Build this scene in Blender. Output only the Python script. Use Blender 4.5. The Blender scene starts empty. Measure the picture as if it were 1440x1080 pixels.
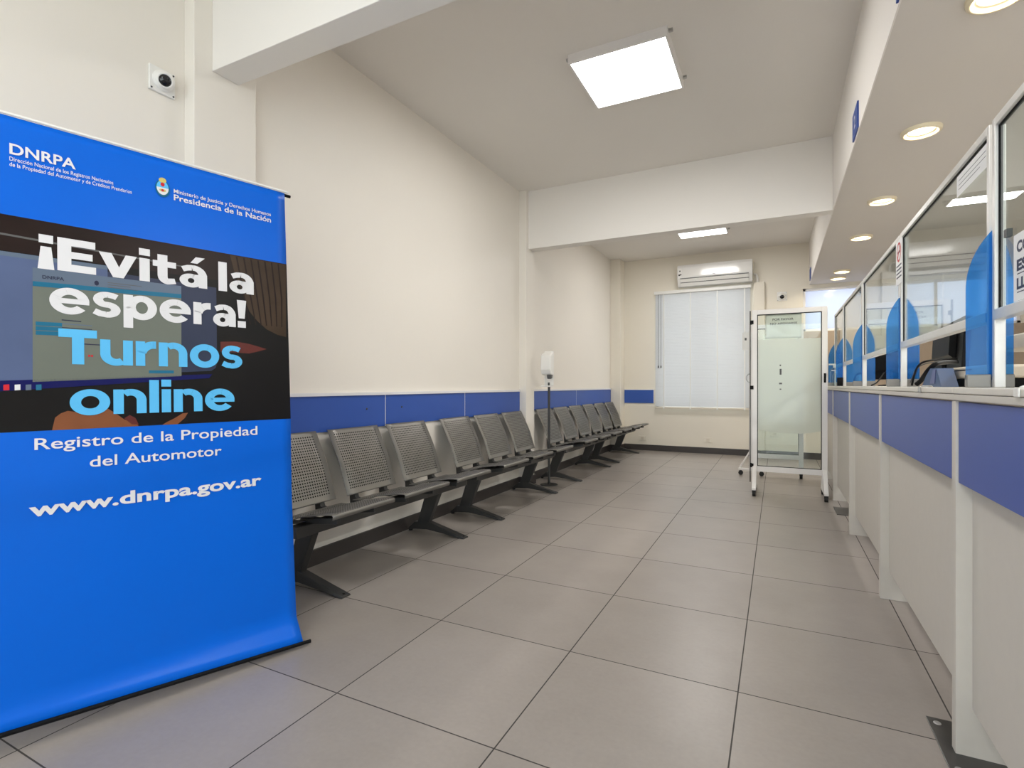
import bpy, bmesh, math, random
from mathutils import Vector, Matrix
random.seed(7)
scene = bpy.context.scene
C = scene.collection
PI = math.pi

# ------------------------------------------------------------------ materials
def newmat(name):
    m = bpy.data.materials.new(name); m.use_nodes = True
    nt = m.node_tree; nt.nodes.clear()
    out = nt.nodes.new('ShaderNodeOutputMaterial')
    return m, nt, out

def srgb(r, g, b):
    def f(v):
        v /= 255.0
        return v/12.92 if v <= 0.04045 else ((v+0.055)/1.055)**2.4
    return (f(r), f(g), f(b), 1.0)

def pmat(name, col, rough=0.5, metal=0.0, noise=0.0, nscale=8.0, bump=0.0, bscale=60.0, spec=0.5, coat=0.0):
    m, nt, out = newmat(name)
    p = nt.nodes.new('ShaderNodeBsdfPrincipled')
    p.inputs['Roughness'].default_value = rough
    p.inputs['Metallic'].default_value = metal
    p.inputs['Specular IOR Level'].default_value = spec
    p.inputs['Coat Weight'].default_value = coat
    nt.links.new(p.outputs[0], out.inputs[0])
    tc = nt.nodes.new('ShaderNodeTexCoord')
    n = nt.nodes.new('ShaderNodeTexNoise'); n.inputs['Scale'].default_value = nscale
    n.inputs['Detail'].default_value = 4
    nt.links.new(tc.outputs['Object'], n.inputs['Vector'])
    mx = nt.nodes.new('ShaderNodeMix'); mx.data_type = 'RGBA'
    c2 = tuple(max(0, c*(1-noise)) for c in col[:3]) + (1,)
    c1 = tuple(min(1, c*(1+noise)) for c in col[:3]) + (1,)
    mx.inputs[6].default_value = c1; mx.inputs[7].default_value = c2
    nt.links.new(n.outputs['Fac'], mx.inputs[0])
    nt.links.new(mx.outputs[2], p.inputs['Base Color'])
    if bump > 0:
        n2 = nt.nodes.new('ShaderNodeTexNoise'); n2.inputs['Scale'].default_value = bscale
        n2.inputs['Detail'].default_value = 3
        nt.links.new(tc.outputs['Object'], n2.inputs['Vector'])
        b = nt.nodes.new('ShaderNodeBump'); b.inputs['Strength'].default_value = bump
        b.inputs['Distance'].default_value = 0.004
        nt.links.new(n2.outputs['Fac'], b.inputs['Height'])
        nt.links.new(b.outputs[0], p.inputs['Normal'])
    return m

def emat(name, col, strength):
    m, nt, out = newmat(name)
    e = nt.nodes.new('ShaderNodeEmission'); e.inputs[0].default_value = col; e.inputs[1].default_value = strength
    nt.links.new(e.outputs[0], out.inputs[0]); return m

def glassmat(name, tint, ior=1.5, rough=0.0):
    m, nt, out = newmat(name)
    t = nt.nodes.new('ShaderNodeBsdfTransparent'); t.inputs[0].default_value = tint
    g = nt.nodes.new('ShaderNodeBsdfGlossy'); g.inputs['Roughness'].default_value = rough
    f = nt.nodes.new('ShaderNodeFresnel')
    ge = nt.nodes.new('ShaderNodeNewGeometry')      # same reflectance on both faces of the sheet
    nt.links.new(math_node(nt, 'ADD', ior, math_node(nt, 'MULTIPLY', ge.outputs['Backfacing'], 1/ior-ior)), f.inputs[0])
    mx = nt.nodes.new('ShaderNodeMixShader')
    nt.links.new(f.outputs[0], mx.inputs[0]); nt.links.new(t.outputs[0], mx.inputs[1]); nt.links.new(g.outputs[0], mx.inputs[2])
    nt.links.new(mx.outputs[0], out.inputs[0]); return m

def filmmat(name, col, opacity, trans=0.5, gloss=0.05):
    """frosted sheet: part clear, part diffuse, part translucent"""
    m, nt, out = newmat(name)
    t = nt.nodes.new('ShaderNodeBsdfTransparent')
    d = nt.nodes.new('ShaderNodeBsdfDiffuse'); d.inputs[0].default_value = col
    tl = nt.nodes.new('ShaderNodeBsdfTranslucent'); tl.inputs[0].default_value = col
    m1 = nt.nodes.new('ShaderNodeMixShader'); m1.inputs[0].default_value = trans
    nt.links.new(d.outputs[0], m1.inputs[1]); nt.links.new(tl.outputs[0], m1.inputs[2])
    m2 = nt.nodes.new('ShaderNodeMixShader'); m2.inputs[0].default_value = opacity
    nt.links.new(t.outputs[0], m2.inputs[1]); nt.links.new(m1.outputs[0], m2.inputs[2])
    g = nt.nodes.new('ShaderNodeBsdfGlossy'); g.inputs['Roughness'].default_value = 0.1
    m3 = nt.nodes.new('ShaderNodeMixShader'); m3.inputs[0].default_value = gloss
    nt.links.new(m2.outputs[0], m3.inputs[1]); nt.links.new(g.outputs[0], m3.inputs[2])
    nt.links.new(m3.outputs[0], out.inputs[0]); return m

def math_node(nt, op, a, b=None):
    n = nt.nodes.new('ShaderNodeMath'); n.operation = op
    for i, v in enumerate((a, b)):
        if v is None: continue
        if isinstance(v, (int, float)): n.inputs[i].default_value = v
        else: nt.links.new(v, n.inputs[i])
    return n.outputs[0]

def floormat():
    m, nt, out = newmat('grey_porcelain_tiles')
    p = nt.nodes.new('ShaderNodeBsdfPrincipled'); nt.links.new(p.outputs[0], out.inputs[0])
    tc = nt.nodes.new('ShaderNodeTexCoord'); sp = nt.nodes.new('ShaderNodeSeparateXYZ')
    nt.links.new(tc.outputs['Object'], sp.inputs[0])
    X0, PX, Y0, PY, W = -0.1165, 0.5935, 1.297, 0.605, 0.0022
    def axis(o, o0, p_):
        s_ = math_node(nt, 'DIVIDE', math_node(nt, 'SUBTRACT', o, o0-20*p_), p_)
        fr = math_node(nt, 'FRACT', s_); fl = math_node(nt, 'FLOOR', s_)
        e = math_node(nt, 'ABSOLUTE', math_node(nt, 'SUBTRACT', fr, 0.5))
        return math_node(nt, 'GREATER_THAN', e, 0.5 - W/p_), fl
    gx, fx = axis(sp.outputs[0], X0, PX); gy, fy = axis(sp.outputs[1], Y0, PY)
    gr = math_node(nt, 'MAXIMUM', gx, gy)
    cb = nt.nodes.new('ShaderNodeCombineXYZ'); nt.links.new(fx, cb.inputs[0]); nt.links.new(fy, cb.inputs[1])
    wn = nt.nodes.new('ShaderNodeTexWhiteNoise'); nt.links.new(cb.outputs[0], wn.inputs[0])
    n1 = nt.nodes.new('ShaderNodeTexNoise'); n1.inputs['Scale'].default_value = 3.0; n1.inputs['Detail'].default_value = 8; n1.inputs['Roughness'].default_value = .65
    nt.links.new(tc.outputs['Object'], n1.inputs['Vector'])
    n2 = nt.nodes.new('ShaderNodeTexNoise'); n2.inputs['Scale'].default_value = 60.0; n2.inputs['Detail'].default_value = 4
    nt.links.new(tc.outputs['Object'], n2.inputs['Vector'])
    f = math_node(nt, 'ADD', math_node(nt, 'MULTIPLY', n1.outputs[0], .9), math_node(nt, 'MULTIPLY', n2.outputs[0], .45))
    f = math_node(nt, 'ADD', math_node(nt, 'SUBTRACT', f, .5), math_node(nt, 'MULTIPLY', wn.outputs[0], .25))
    r = nt.nodes.new('ShaderNodeValToRGB')
    r.color_ramp.elements[0].color = (.26, .232, .212, 1); r.color_ramp.elements[1].color = (.37, .335, .31, 1)
    nt.links.new(f, r.inputs[0])
    mx = nt.nodes.new('ShaderNodeMix'); mx.data_type = 'RGBA'; mx.inputs[7].default_value = (.035, .03, .028, 1)
    nt.links.new(gr, mx.inputs[0]); nt.links.new(r.outputs[0], mx.inputs[6]); nt.links.new(mx.outputs[2], p.inputs['Base Color'])
    ro = math_node(nt, 'ADD', math_node(nt, 'MULTIPLY', n2.outputs[0], .14), .27)
    ro = math_node(nt, 'ADD', ro, math_node(nt, 'MULTIPLY', gr, .4)); nt.links.new(ro, p.inputs['Roughness'])
    bp = nt.nodes.new('ShaderNodeBump'); bp.inputs['Strength'].default_value = .12; bp.inputs['Distance'].default_value = .002
    nt.links.new(math_node(nt, 'SUBTRACT', n2.outputs[0], math_node(nt, 'MULTIPLY', gr, 3.)), bp.inputs['Height'])
    nt.links.new(bp.outputs[0], p.inputs['Normal'])
    return m

def perfmat():
    """grey powder-coated steel with rows of punched holes (UV in metres; v<0 means no holes)"""
    m, nt, out = newmat('perforated_grey_steel')
    p = nt.nodes.new('ShaderNodeBsdfPrincipled')
    p.inputs['Base Color'].default_value = (.19, .182, .168, 1); p.inputs['Metallic'].default_value = .6; p.inputs['Roughness'].default_value = .38
    uv = nt.nodes.new('ShaderNodeUVMap'); sp = nt.nodes.new('ShaderNodeSeparateXYZ'); nt.links.new(uv.outputs[0], sp.inputs[0])
    P = 0.0155
    fx = math_node(nt, 'SUBTRACT', math_node(nt, 'FRACT', math_node(nt, 'DIVIDE', sp.outputs[0], P)), .5)
    fy = math_node(nt, 'SUBTRACT', math_node(nt, 'FRACT', math_node(nt, 'DIVIDE', sp.outputs[1], P)), .5)
    d = math_node(nt, 'SQRT', math_node(nt, 'ADD', math_node(nt, 'MULTIPLY', fx, fx), math_node(nt, 'MULTIPLY', fy, fy)))
    h = math_node(nt, 'LESS_THAN', d, .27)
    for o, lo, hi in ((sp.outputs[0], .031, .42-.031), (sp.outputs[1], .031, .372)):
        h = math_node(nt, 'MULTIPLY', h, math_node(nt, 'GREATER_THAN', o, lo))
        h = math_node(nt, 'MULTIPLY', h, math_node(nt, 'LESS_THAN', o, hi))
    t = nt.nodes.new('ShaderNodeBsdfTransparent'); dk = nt.nodes.new('ShaderNodeBsdfDiffuse'); dk.inputs[0].default_value = (.02, .02, .02, 1)  # near-black fill paints in the shade inside the punched holes
    hx = nt.nodes.new('ShaderNodeMixShader'); hx.inputs[0].default_value = .12
    nt.links.new(dk.outputs[0], hx.inputs[1]); nt.links.new(t.outputs[0], hx.inputs[2])
    mx = nt.nodes.new('ShaderNodeMixShader'); nt.links.new(h, mx.inputs[0]); nt.links.new(p.outputs[0], mx.inputs[1]); nt.links.new(hx.outputs[0], mx.inputs[2])
    nt.links.new(mx.outputs[0], out.inputs[0]); return m

M = {}
M['wall'] = pmat('cream_wall_paint', (.81, .77, .705, 1), .6, noise=.02, nscale=2, bump=.08, bscale=25)
M['wallend'] = pmat('cream_wall_paint_end', (.79, .74, .645, 1), .6, noise=.02, nscale=2, bump=.08, bscale=25)
M['ceil'] = pmat('white_ceiling_paint', (.78, .75, .71, 1), .8, noise=.015, nscale=2, bump=.06, bscale=30)
M['beam'] = pmat('white_beam_paint', (.82, .79, .75, 1), .7, noise=.015, nscale=2, bump=.06, bscale=30)
M['floor'] = floormat()
M['skirt'] = pmat('dark_baseboard', (.045, .038, .036, 1), .45)
M['bluep'] = pmat('blue_laminate', srgb(46, 84, 168), .38, noise=.03)
M['bluec'] = pmat('blue_counter_laminate', srgb(74, 96, 170), .4, noise=.02)
M['lam'] = pmat('cream_laminate', (.63, .60, .55, 1), .42, noise=.03, nscale=30)
M['top'] = pmat('pale_worktop', (.72, .69, .63, 1), .35, noise=.02)
M['white'] = pmat('white_plastic', (.82, .81, .78, 1), .35, noise=.01)
M['acw'] = pmat('glossy_white_plastic', (.80, .79, .77, 1), .12, noise=.01)
M['whitemetal'] = pmat('white_enamelled_aluminium', (.82, .80, .79, 1), .3, noise=.01)
M['alu'] = pmat('brushed_aluminium', (.74, .73, .71, 1), .35, metal=.25, noise=.05, nscale=40)
M['black'] = pmat('black_plastic', (.006, .006, .007, 1), .5, noise=.1, spec=.12)
M['rubber'] = pmat('black_rubber', (.015, .015, .015, 1), .7, noise=.1)
M['perf'] = perfmat()
M['dsteel'] = pmat('dark_grey_steel', (.055, .055, .055, 1), .42, metal=.4, noise=.08, nscale=20)
M['plate'] = pmat('dark_floor_steel', (.10, .098, .095, 1), .28, metal=.8, noise=.2, nscale=20)
M['plate2'] = pmat('dull_grey_metal', (.26, .25, .235, 1), .4, metal=.4)
M['steel'] = pmat('steel', (.5, .5, .5, 1), .3, metal=.9, noise=.05)
M['glass'] = glassmat('screen_glass', (.93, .965, .95, 1))
M['blueglass'] = None
M['vinyl'] = pmat('bright_blue_vinyl', srgb(0, 98, 214), .3, noise=.04, nscale=3, bump=.25, bscale=5, spec=.22)
M['vdark'] = pmat('printed_black', (.006, .0055, .006, 1), .32, noise=.3, nscale=6, bump=.2, bscale=5, spec=.2)
M['pwhite'] = pmat('printed_white', (.74, .74, .77, 1), .35, noise=.01)
M['plight'] = pmat('printed_light_blue', srgb(92, 186, 240), .35, noise=.02)
M['pscr'] = pmat('printed_screen_blue_grey', srgb(84, 98, 134), .3, noise=.15, nscale=5)
M['pscr2'] = pmat('printed_screen_slate', srgb(50, 57, 80), .3, noise=.15, nscale=5)
M['ppage'] = pmat('printed_page_grey_green', srgb(108, 114, 106), .3, noise=.12, nscale=4)
M['phead'] = pmat('printed_page_header', srgb(96, 110, 130), .3, noise=.05)
M['pteal'] = pmat('printed_teal', srgb(30, 105, 138), .3)
M['pnavy'] = pmat('printed_navy', srgb(8, 14, 84), .3)
M['pink'] = pmat('printed_dark_ink', srgb(42, 46, 70), .35)
M['phair'] = pmat('printed_blonde_hair', srgb(62, 48, 36), .3, noise=.5, nscale=9)
M['pskin'] = pmat('printed_skin', srgb(128, 78, 50), .3, noise=.2, nscale=12)
M['plip'] = pmat('printed_reddish_skin', srgb(96, 46, 42), .3, noise=.2, nscale=12)
M['pbrown'] = pmat('printed_dark_brown', srgb(34, 22, 20), .3, noise=.4, nscale=7)
M['pgold'] = pmat('printed_gold', srgb(206, 190, 110), .35)
M['pred'] = pmat('printed_red', srgb(200, 40, 50), .35)
M['paper'] = pmat('white_paper', (.85, .86, .87, 1), .6, noise=.01)
M['navy'] = pmat('navy_ink', srgb(30, 38, 70), .5)
M['grey'] = pmat('grey_ink', srgb(88, 88, 88), .5)
M['tan'] = pmat('tan_board', srgb(168, 150, 130), .6, noise=.05)
M['lens'] = pmat('black_lens_glass', (.01, .01, .012, 1), .08)
M['beige'] = pmat('beige_plastic', srgb(214, 205, 190), .45)
M['tent'] = pmat('tent_dark_blue', srgb(28, 66, 112), .4)
M['tent2'] = pmat('tent_slate_blue', srgb(84, 92, 140), .4)
M['darkblue'] = pmat('dark_blue_board', srgb(34, 70, 150), .45)
M['slat'] = filmmat('white_blind_slats', (.71, .715, .725, 1), 1.0, trans=.10, gloss=.03)
M['frost'] = filmmat('frosted_film', (.72, .76, .68, 1), .80, trans=.5, gloss=.05)
M['wfrost'] = filmmat('frosted_window_sheet', (.52, .545, .60, 1), 1.0, trans=.85, gloss=.03)
M['sheet'] = filmmat('thin_paper_sheet', (.86, .85, .80, 1), .95, trans=.35, gloss=.03)
M['clearp'] = glassmat('clear_bottle_plastic', (.9, .93, .93, 1), 1.4, .1)
M['lamp'] = emat('lamp_diffuser', (1, .985, .96, 1), 9.0)
M['warm'] = emat('warm_downlight_glow', (1, .86, .60, 1), 4.0)
M['ring'] = pmat('glow_tinted_lamp_ring', (.80, .70, .50, 1), .4)  # warm cream tint paints the lamp's glow onto the ring
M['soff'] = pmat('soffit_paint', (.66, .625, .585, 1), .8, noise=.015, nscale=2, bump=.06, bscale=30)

def bluegl():
    m, nt, out = newmat('translucent_blue_acrylic')
    t = nt.nodes.new('ShaderNodeBsdfTransparent'); t.inputs[0].default_value = (.36, .68, .93, 1)
    d = nt.nodes.new('ShaderNodeBsdfPrincipled'); d.inputs['Base Color'].default_value = srgb(50, 134, 214); d.inputs['Roughness'].default_value = .12
    mx = nt.nodes.new('ShaderNodeMixShader'); mx.inputs[0].default_value = .34
    nt.links.new(t.outputs[0], mx.inputs[1]); nt.links.new(d.outputs[0], mx.inputs[2]); nt.links.new(mx.outputs[0], out.inputs[0])
    return m
M['blueglass'] = bluegl()

for m_ in bpy.data.materials:
    if m_.name.startswith('printed_'):
        for n_ in m_.node_tree.nodes:
            if n_.type == 'BSDF_PRINCIPLED': n_.inputs['Specular IOR Level'].default_value = .2

# ------------------------------------------------------------------ mesh builder
class MB:
    def __init__(s): s.v = []; s.f = []; s.m = []; s.uv = None; s.sm = []
    def add(s, vs, fs, mi=0, smooth=False):
        o = len(s.v); s.v += [tuple(v) for v in vs]
        for f in fs: s.f.append([i+o for i in f]); s.m.append(mi); s.sm.append(smooth)
        return s
    def box(s, x0, x1, y0, y1, z0, z1, mi=0):
        if x0 > x1: x0, x1 = x1, x0
        if y0 > y1: y0, y1 = y1, y0
        if z0 > z1: z0, z1 = z1, z0
        v = [(x, y, z) for x in (x0, x1) for y in (y0, y1) for z in (z0, z1)]
        return s.add(v, [(0,1,3,2), (4,6,7,5), (0,4,5,1), (2,3,7,6), (0,2,6,4), (1,5,7,3)], mi)
    def prism(s, poly, a, b, axis='y', mi=0):
        """poly: 2D points; extruded from a to b along axis. axis y: (x,z); x: (y,z); z: (x,y)"""
        def P(p, t):
            return {'y': (p[0], t, p[1]), 'x': (t, p[0], p[1]), 'z': (p[0], p[1], t)}[axis]
        n = len(poly); v = [P(p, a) for p in poly] + [P(p, b) for p in poly]
        f = [list(range(n))[::-1], list(range(n, 2*n))] + [(i, (i+1) % n, n+(i+1) % n, n+i) for i in range(n)]
        return s.add(v, f, mi)
    def tube(s, pts, r, seg=10, mi=0, cap=True):
        pts = [Vector(p) for p in pts]; rs = r if isinstance(r, (list, tuple)) else [r]*len(pts)
        v = []; prev = None
        for i, p in enumerate(pts):
            d = (pts[min(i+1, len(pts)-1)] - pts[max(i-1, 0)])
            d = d.normalized() if d.length > 1e-9 else Vector((0, 0, 1))
            if prev is None:
                u = d.orthogonal().normalized()
            else:
                u = (prev - d*prev.dot(d)); u = u.normalized() if u.length > 1e-6 else d.orthogonal().normalized()
            prev = u; w = d.cross(u)
            for k in range(seg):
                a = 2*PI*k/seg; v.append(p + (u*math.cos(a) + w*math.sin(a))*rs[i])
        f = []
        for i in range(len(pts)-1):
            for k in range(seg):
                f.append((i*seg+k, i*seg+(k+1) % seg, (i+1)*seg+(k+1) % seg, (i+1)*seg+k))
        s.add(v, f, mi, True)
        if cap:
            s.add(v[:seg], [list(range(seg))[::-1]], mi); s.add(v[-seg:], [list(range(seg))], mi)
        return s
    def cyl(s, p0, p1, r, seg=20, mi=0): return s.tube([p0, p1], r, seg, mi)
    def lathe(s, c, prof, axis=(0, 0, 1), seg=28, mi=0):
        """prof: (radius, height) along axis from c"""
        ax = Vector(axis).normalized(); u = ax.orthogonal().normalized(); w = ax.cross(u); c = Vector(c)
        v = []
        for r, h in prof:
            for k in range(seg):
                a = 2*PI*k/seg; v.append(c + ax*h + (u*math.cos(a)+w*math.sin(a))*max(r, 1e-5))
        f = [(i*seg+k, i*seg+(k+1) % seg, (i+1)*seg+(k+1) % seg, (i+1)*seg+k) for i in range(len(prof)-1) for k in range(seg)]
        s.add(v, f, mi, True)
        if prof[0][0] > 1e-4: s.add(v[:seg], [list(range(seg))[::-1]], mi)
        if prof[-1][0] > 1e-4: s.add(v[-seg:], [list(range(seg))], mi)
        return s

def wloc(o):
    l = Vector((0, 0, 0))
    while o is not None: l += o.location; o = o.parent
    return l

def mesh_obj(name, mb, mats, parent=None, bevel=0.0, origin=None, uvs=None):
    if not isinstance(mats, (list, tuple)): mats = [mats]
    off = wloc(parent) if parent is not None else Vector(origin if origin else (0, 0, 0))
    me = bpy.data.meshes.new(name)
    me.from_pydata([tuple(Vector(v) - off) for v in mb.v], [], mb.f)
    for mt in mats: me.materials.append(mt)
    for p, mi, sm in zip(me.polygons, mb.m, mb.sm): p.material_index = mi; p.use_smooth = sm
    if uvs is not None:
        l = me.uv_layers.new(name='UVMap')
        for lp in me.loops: l.data[lp.index].uv = uvs[lp.vertex_index]
    me.update()
    bm = bmesh.new(); bm.from_mesh(me); bmesh.ops.recalc_face_normals(bm, faces=bm.faces); bm.to_mesh(me); bm.free()
    o = bpy.data.objects.new(name, me); C.objects.link(o)
    if parent is not None: o.parent = parent
    elif origin: o.location = origin
    if bevel > 0:
        b = o.modifiers.new('bevel', 'BEVEL'); b.width = bevel; b.segments = 2; b.limit_method = 'ANGLE'; b.angle_limit = .7
        b.harden_normals = False
    return o
def part(name, mb, mats, parent, bevel=0.0, label=None, uvs=None):
    o = mesh_obj(name, mb, mats, parent, bevel, uvs=uvs)
    if label: o['label'] = label
    return o
def tag(o, label, cat, group=None):
    o['label'] = label; o['category'] = cat
    if group: o['group'] = group
    return o
def thing(name, loc, label, cat, group=None):
    o = bpy.data.objects.new(name, None); C.objects.link(o); o.location = loc
    o.empty_display_size = .1
    return tag(o, label, cat, group)
def solo(name, mb, mats, origin, label, cat, group=None, bevel=0.0):
    return tag(mesh_obj(name, mb, mats, None, bevel, origin), label, cat, group)
def struct(name, mb, mats, bevel=0.0, parent=None):
    o = mesh_obj(name, mb, mats, parent, bevel)
    if parent is None: o['kind'] = 'structure'
    return o
def copy_tree(o, parent=None):
    c = o.copy(); C.objects.link(c); c.parent = parent
    for ch in list(o.children): copy_tree(ch, c)
    return c

# text -> flat polygons in a 2D frame
def text2d(s, bold=0.0, space=1.0):
    cu = bpy.data.curves.new('t', 'FONT'); cu.body = s; cu.size = 1.0; cu.offset = bold; cu.space_character = space
    cu.resolution_u = 4; cu.fill_mode = 'FRONT'
    o = bpy.data.objects.new('t', cu); C.objects.link(o)
    dg = bpy.context.evaluated_depsgraph_get(); dg.update()
    me = o.evaluated_get(dg).to_mesh()
    v = [(p.co.x, p.co.y) for p in me.vertices]; f = [tuple(p.vertices) for p in me.polygons]
    o.evaluated_get(dg).to_mesh_clear()
    bpy.data.objects.remove(o); bpy.data.curves.remove(cu)
    return v, f
def put_text(mb, s, x0, x1, base, cap, fn, mi=0, bold=0.0, off=0.0, space=1.0, ref='E'):
    """fit text s between x0..x1 with capital height cap; fn(x, y, off) -> 3D"""
    v, f = text2d(s, bold, space)
    if not v: return
    rv, _ = text2d(ref, bold); ch = max(p[1] for p in rv) - min(p[1] for p in rv); y0 = min(p[1] for p in rv)
    a = min(p[0] for p in v); b = max(p[0] for p in v)
    sx = (x1-x0)/(b-a); sy = cap/ch
    mb.add([fn(x0+(p[0]-a)*sx, base+(p[1]-y0)*sy, off) for p in v], f, mi)

# ------------------------------------------------------------------ room shell
XL, XR, YB, YE, ZC = -2.35, 3.05, -2.6, 8.35, 3.0
T = .15
struct('floor', MB().box(XL-T, XR+T, YB-T, YE+T, -.1, 0), M['floor'])
struct('ceiling', MB().box(XL-T, XR+T, YB-T, YE+T, ZC, ZC+.1), M['ceil'])
struct('wall_left', MB().box(XL-T, XL, YB-T, YE+T, 0, ZC), M['wall'])
struct('wall_right', MB().box(XR, XR+T, YB-T, YE+T, 0, ZC), M['wall'])
# end wall with two openings
we = MB(); Wx0, Wx1, Wz0, Wz1 = -1.70, -.36, .68, 2.46; Bx0, Bx1, Bz0, Bz1 = .32, 2.6, 1.77, 2.36
for b in ((XL, Wx0, 0, ZC), (Wx0, Wx1, 0, Wz0), (Wx0, Wx1, Wz1, ZC), (Wx1, Bx0, 0, ZC), (Bx0, Bx1, 0, Bz0), (Bx0, Bx1, Bz1, ZC), (Bx1, XR, 0, ZC)):
    we.box(b[0], b[1], YE, YE+T, b[2], b[3])
struct('wall_end', we, M['wallend'])
# street side wall behind the camera, with a wide shop window
wb = MB(); Sx0, Sx1, Sz0, Sz1 = -2.0, 2.6, .1, 2.5
for b in ((XL, Sx0, 0, ZC), (Sx1, XR, 0, ZC), (Sx0, Sx1, 0, Sz0), (Sx0, Sx1, Sz1, ZC)):
    wb.box(b[0], b[1], YB-T, YB, b[2], b[3])
struct('wall_back', wb, M['wall'])
w3 = struct('window_3', MB().box(Sx0, Sx1, YB-.09, YB-.085, Sz0, Sz1), M['glass'])
fr = MB()
for x in (Sx0, Sx0+1.5, Sx0+3.05, Sx1-.05): fr.box(x, x+.05, YB-.11, YB-.06, Sz0, Sz1)
fr.box(Sx0, Sx1, YB-.11, YB-.06, Sz0, Sz0+.05); fr.box(Sx0, Sx1, YB-.11, YB-.06, Sz1-.05, Sz1)
struct('window_frame', fr, M['whitemetal'], parent=w3)

# pilasters, beams, soffit
struct('trim_1', MB().box(XL, -2.28, 1.43, 1.738, 0, ZC), M['wall'], .004)
struct('trim_2', MB().box(XL, -2.268, 4.82, 5.017, 0, ZC), M['wall'], .004)
struct('trim_3', MB().box(XL, -2.19, 8.1, YE, 0, ZC), M['wallend'], .004)
struct('trim_4', MB().box(-2.28, .395, 1.513, 1.643, 2.44, ZC), M['beam'], .003)
struct('trim_5', MB().box(-2.268, .395, 4.87, 5.0, 2.41, ZC), M['beam'], .003)
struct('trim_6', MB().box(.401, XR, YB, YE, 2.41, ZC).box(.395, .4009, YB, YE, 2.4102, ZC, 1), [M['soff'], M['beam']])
# baseboards
struct('baseboard_left', MB().box(XL, XL+.015, YB, 1.43, 0, .09).box(XL, -2.265, 1.42, 1.75, 0, .09).box(XL, XL+.015, 1.75, 4.81, 0, .09)
       .box(XL, -2.253, 4.81, 5.03, 0, .09).box(XL, XL+.015, 5.03, 8.09, 0, .09).box(XL, -2.178, 8.085, YE, 0, .09), M['skirt'], .002)
struct('baseboard_end', MB().box(-2.18, XR, YE-.015, YE, 0, .09), M['skirt'], .002)
# blue wall boards with white cap strip
n = 7
def board(y0, y1):
    global n
    o = struct('trim_%d' % n, MB().box(XL, XL+.012, y0+.0025, y1-.0025, .75, .958), M['bluep'], .001)
    struct('cap_strip', MB().box(XL, XL+.022, y0, y1, .958, .976), M['pwhite'], parent=o)
    struct('seam_strip', MB().box(XL, XL+.0125, y0-.0024, y0+.0024, .75, .958), M['pwhite'], parent=o); n += 1
ys = [-2.5, -1.24, -.24, .76, 1.43]
for a, b in ((-1.24, -.24), (-.24, .76), (.76, 1.425), (1.745, 2.759), (2.759, 3.761), (3.761, 4.815), (5.02, 6.5), (6.5, 8.095)): board(a, b)
ob = struct('trim_%d' % n, MB().box(-2.185, -1.728, YE-.012, YE, .742, .95), M['bluep'], .001); n += 1
struct('cap_strip', MB().box(-2.185, -1.728, YE-.018, YE, .95, .962), M['white'], parent=ob)
for y in (2.58, 2.93):
    sc_ = mesh_obj('screw_head', MB().lathe((XL+.012, y, .87), [(.007, 0), (.006, .003), (0, .003)], (1, 0, 0), 10), M['dsteel'])
    sc_.parent = bpy.data.objects['trim_11']
# tan partition face under the office window
struct('trim_%d' % n, MB().box(.30, XR, YE-.02, YE, .9, 1.765), M['tan']); n += 1

# ------------------------------------------------------------------ end window with blinds
w1 = struct('window_1', MB().box(Wx0, Wx1, YE+.09, YE+.095, Wz0, Wz1), M['glass'])
fr = MB()
for a, b in ((Wx0, Wx0+.04), (Wx1-.04, Wx1), (-1.05, -1.01)): fr.box(a, b, YE+.07, YE+.11, Wz0, Wz1)
for a, b in ((Wz0, Wz0+.04), (Wz1-.04, Wz1), (2.0, 2.05)): fr.box(Wx0, Wx1, YE+.07, YE+.11, a, b)
struct('window_frame', fr, M['whitemetal'], parent=w1)
w2 = struct('window_2', MB().box(Bx0, Bx1, YE+.05, YE+.055, Bz0, Bz1), M['wfrost'])
fr = MB()
for x in (Bx0, 1.0, 1.78, Bx1-.03): fr.box(x, x+.03, YE+.02, YE+.07, Bz0, Bz1)
for z in (Bz0, Bz1-.03): fr.box(Bx0, Bx1, YE+.02, YE+.07, z, z+.03)
struct('window_frame', fr, M['whitemetal'], parent=w2)

bx0, bx1 = -1.69, -.345
bl = thing('venetian_blind', (-1.02, 8.30, .665), 'closed white venetian blind covering the end window below the air conditioner', 'blind')
part('head_rail', MB().box(bx0-.015, bx1+.01, 8.275, 8.335, 2.425, 2.47), M['white'], bl, .003)
sl = MB(); nz = 74
for i in range(nz):
    z = .70 + i*(2.425-.70)/nz
    sl.add([(bx0, 8.292, z), (bx1, 8.292, z), (bx1, 8.312, z+.0275), (bx0, 8.312, z+.0275),
            (bx0, 8.2935, z-.0008), (bx1, 8.2935, z-.0008), (bx1, 8.3135, z+.0267), (bx0, 8.3135, z+.0267)],
           [(0,1,2,3), (7,6,5,4), (0,4,5,1), (1,5,6,2), (2,6,7,3), (3,7,4,0)])
part('slats', sl, M['slat'], bl)
part('bottom_rail', MB().box(bx0, bx1, 8.285, 8.31, .665, .69), M['beige'], bl, .003)
for x in (-1.56, -1.17, -.79, -.42):
    part('ladder_tape', MB().box(x-.008, x+.008, 8.286, 8.288, .67, 2.43).box(x-.01, x+.01, 8.283, 8.286, .66, .70), M['white'], bl)
part('cord', MB().tube([(-1.64, 8.275, 2.42), (-1.64, 8.275, 1.32)], .003, 6).lathe((-1.64, 8.275, 1.30), [(.002, .03), (.008, .02), (.008, -.01), (0, -.012)], (0,0,1), 10)
     .tube([(-1.60, 8.275, 2.42), (-1.60, 8.275, 1.32)], .003, 6).lathe((-1.60, 8.275, 1.30), [(.002, .03), (.008, .02), (.008, -.01), (0, -.012)], (0,0,1), 10), M['grey'], bl)

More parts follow.
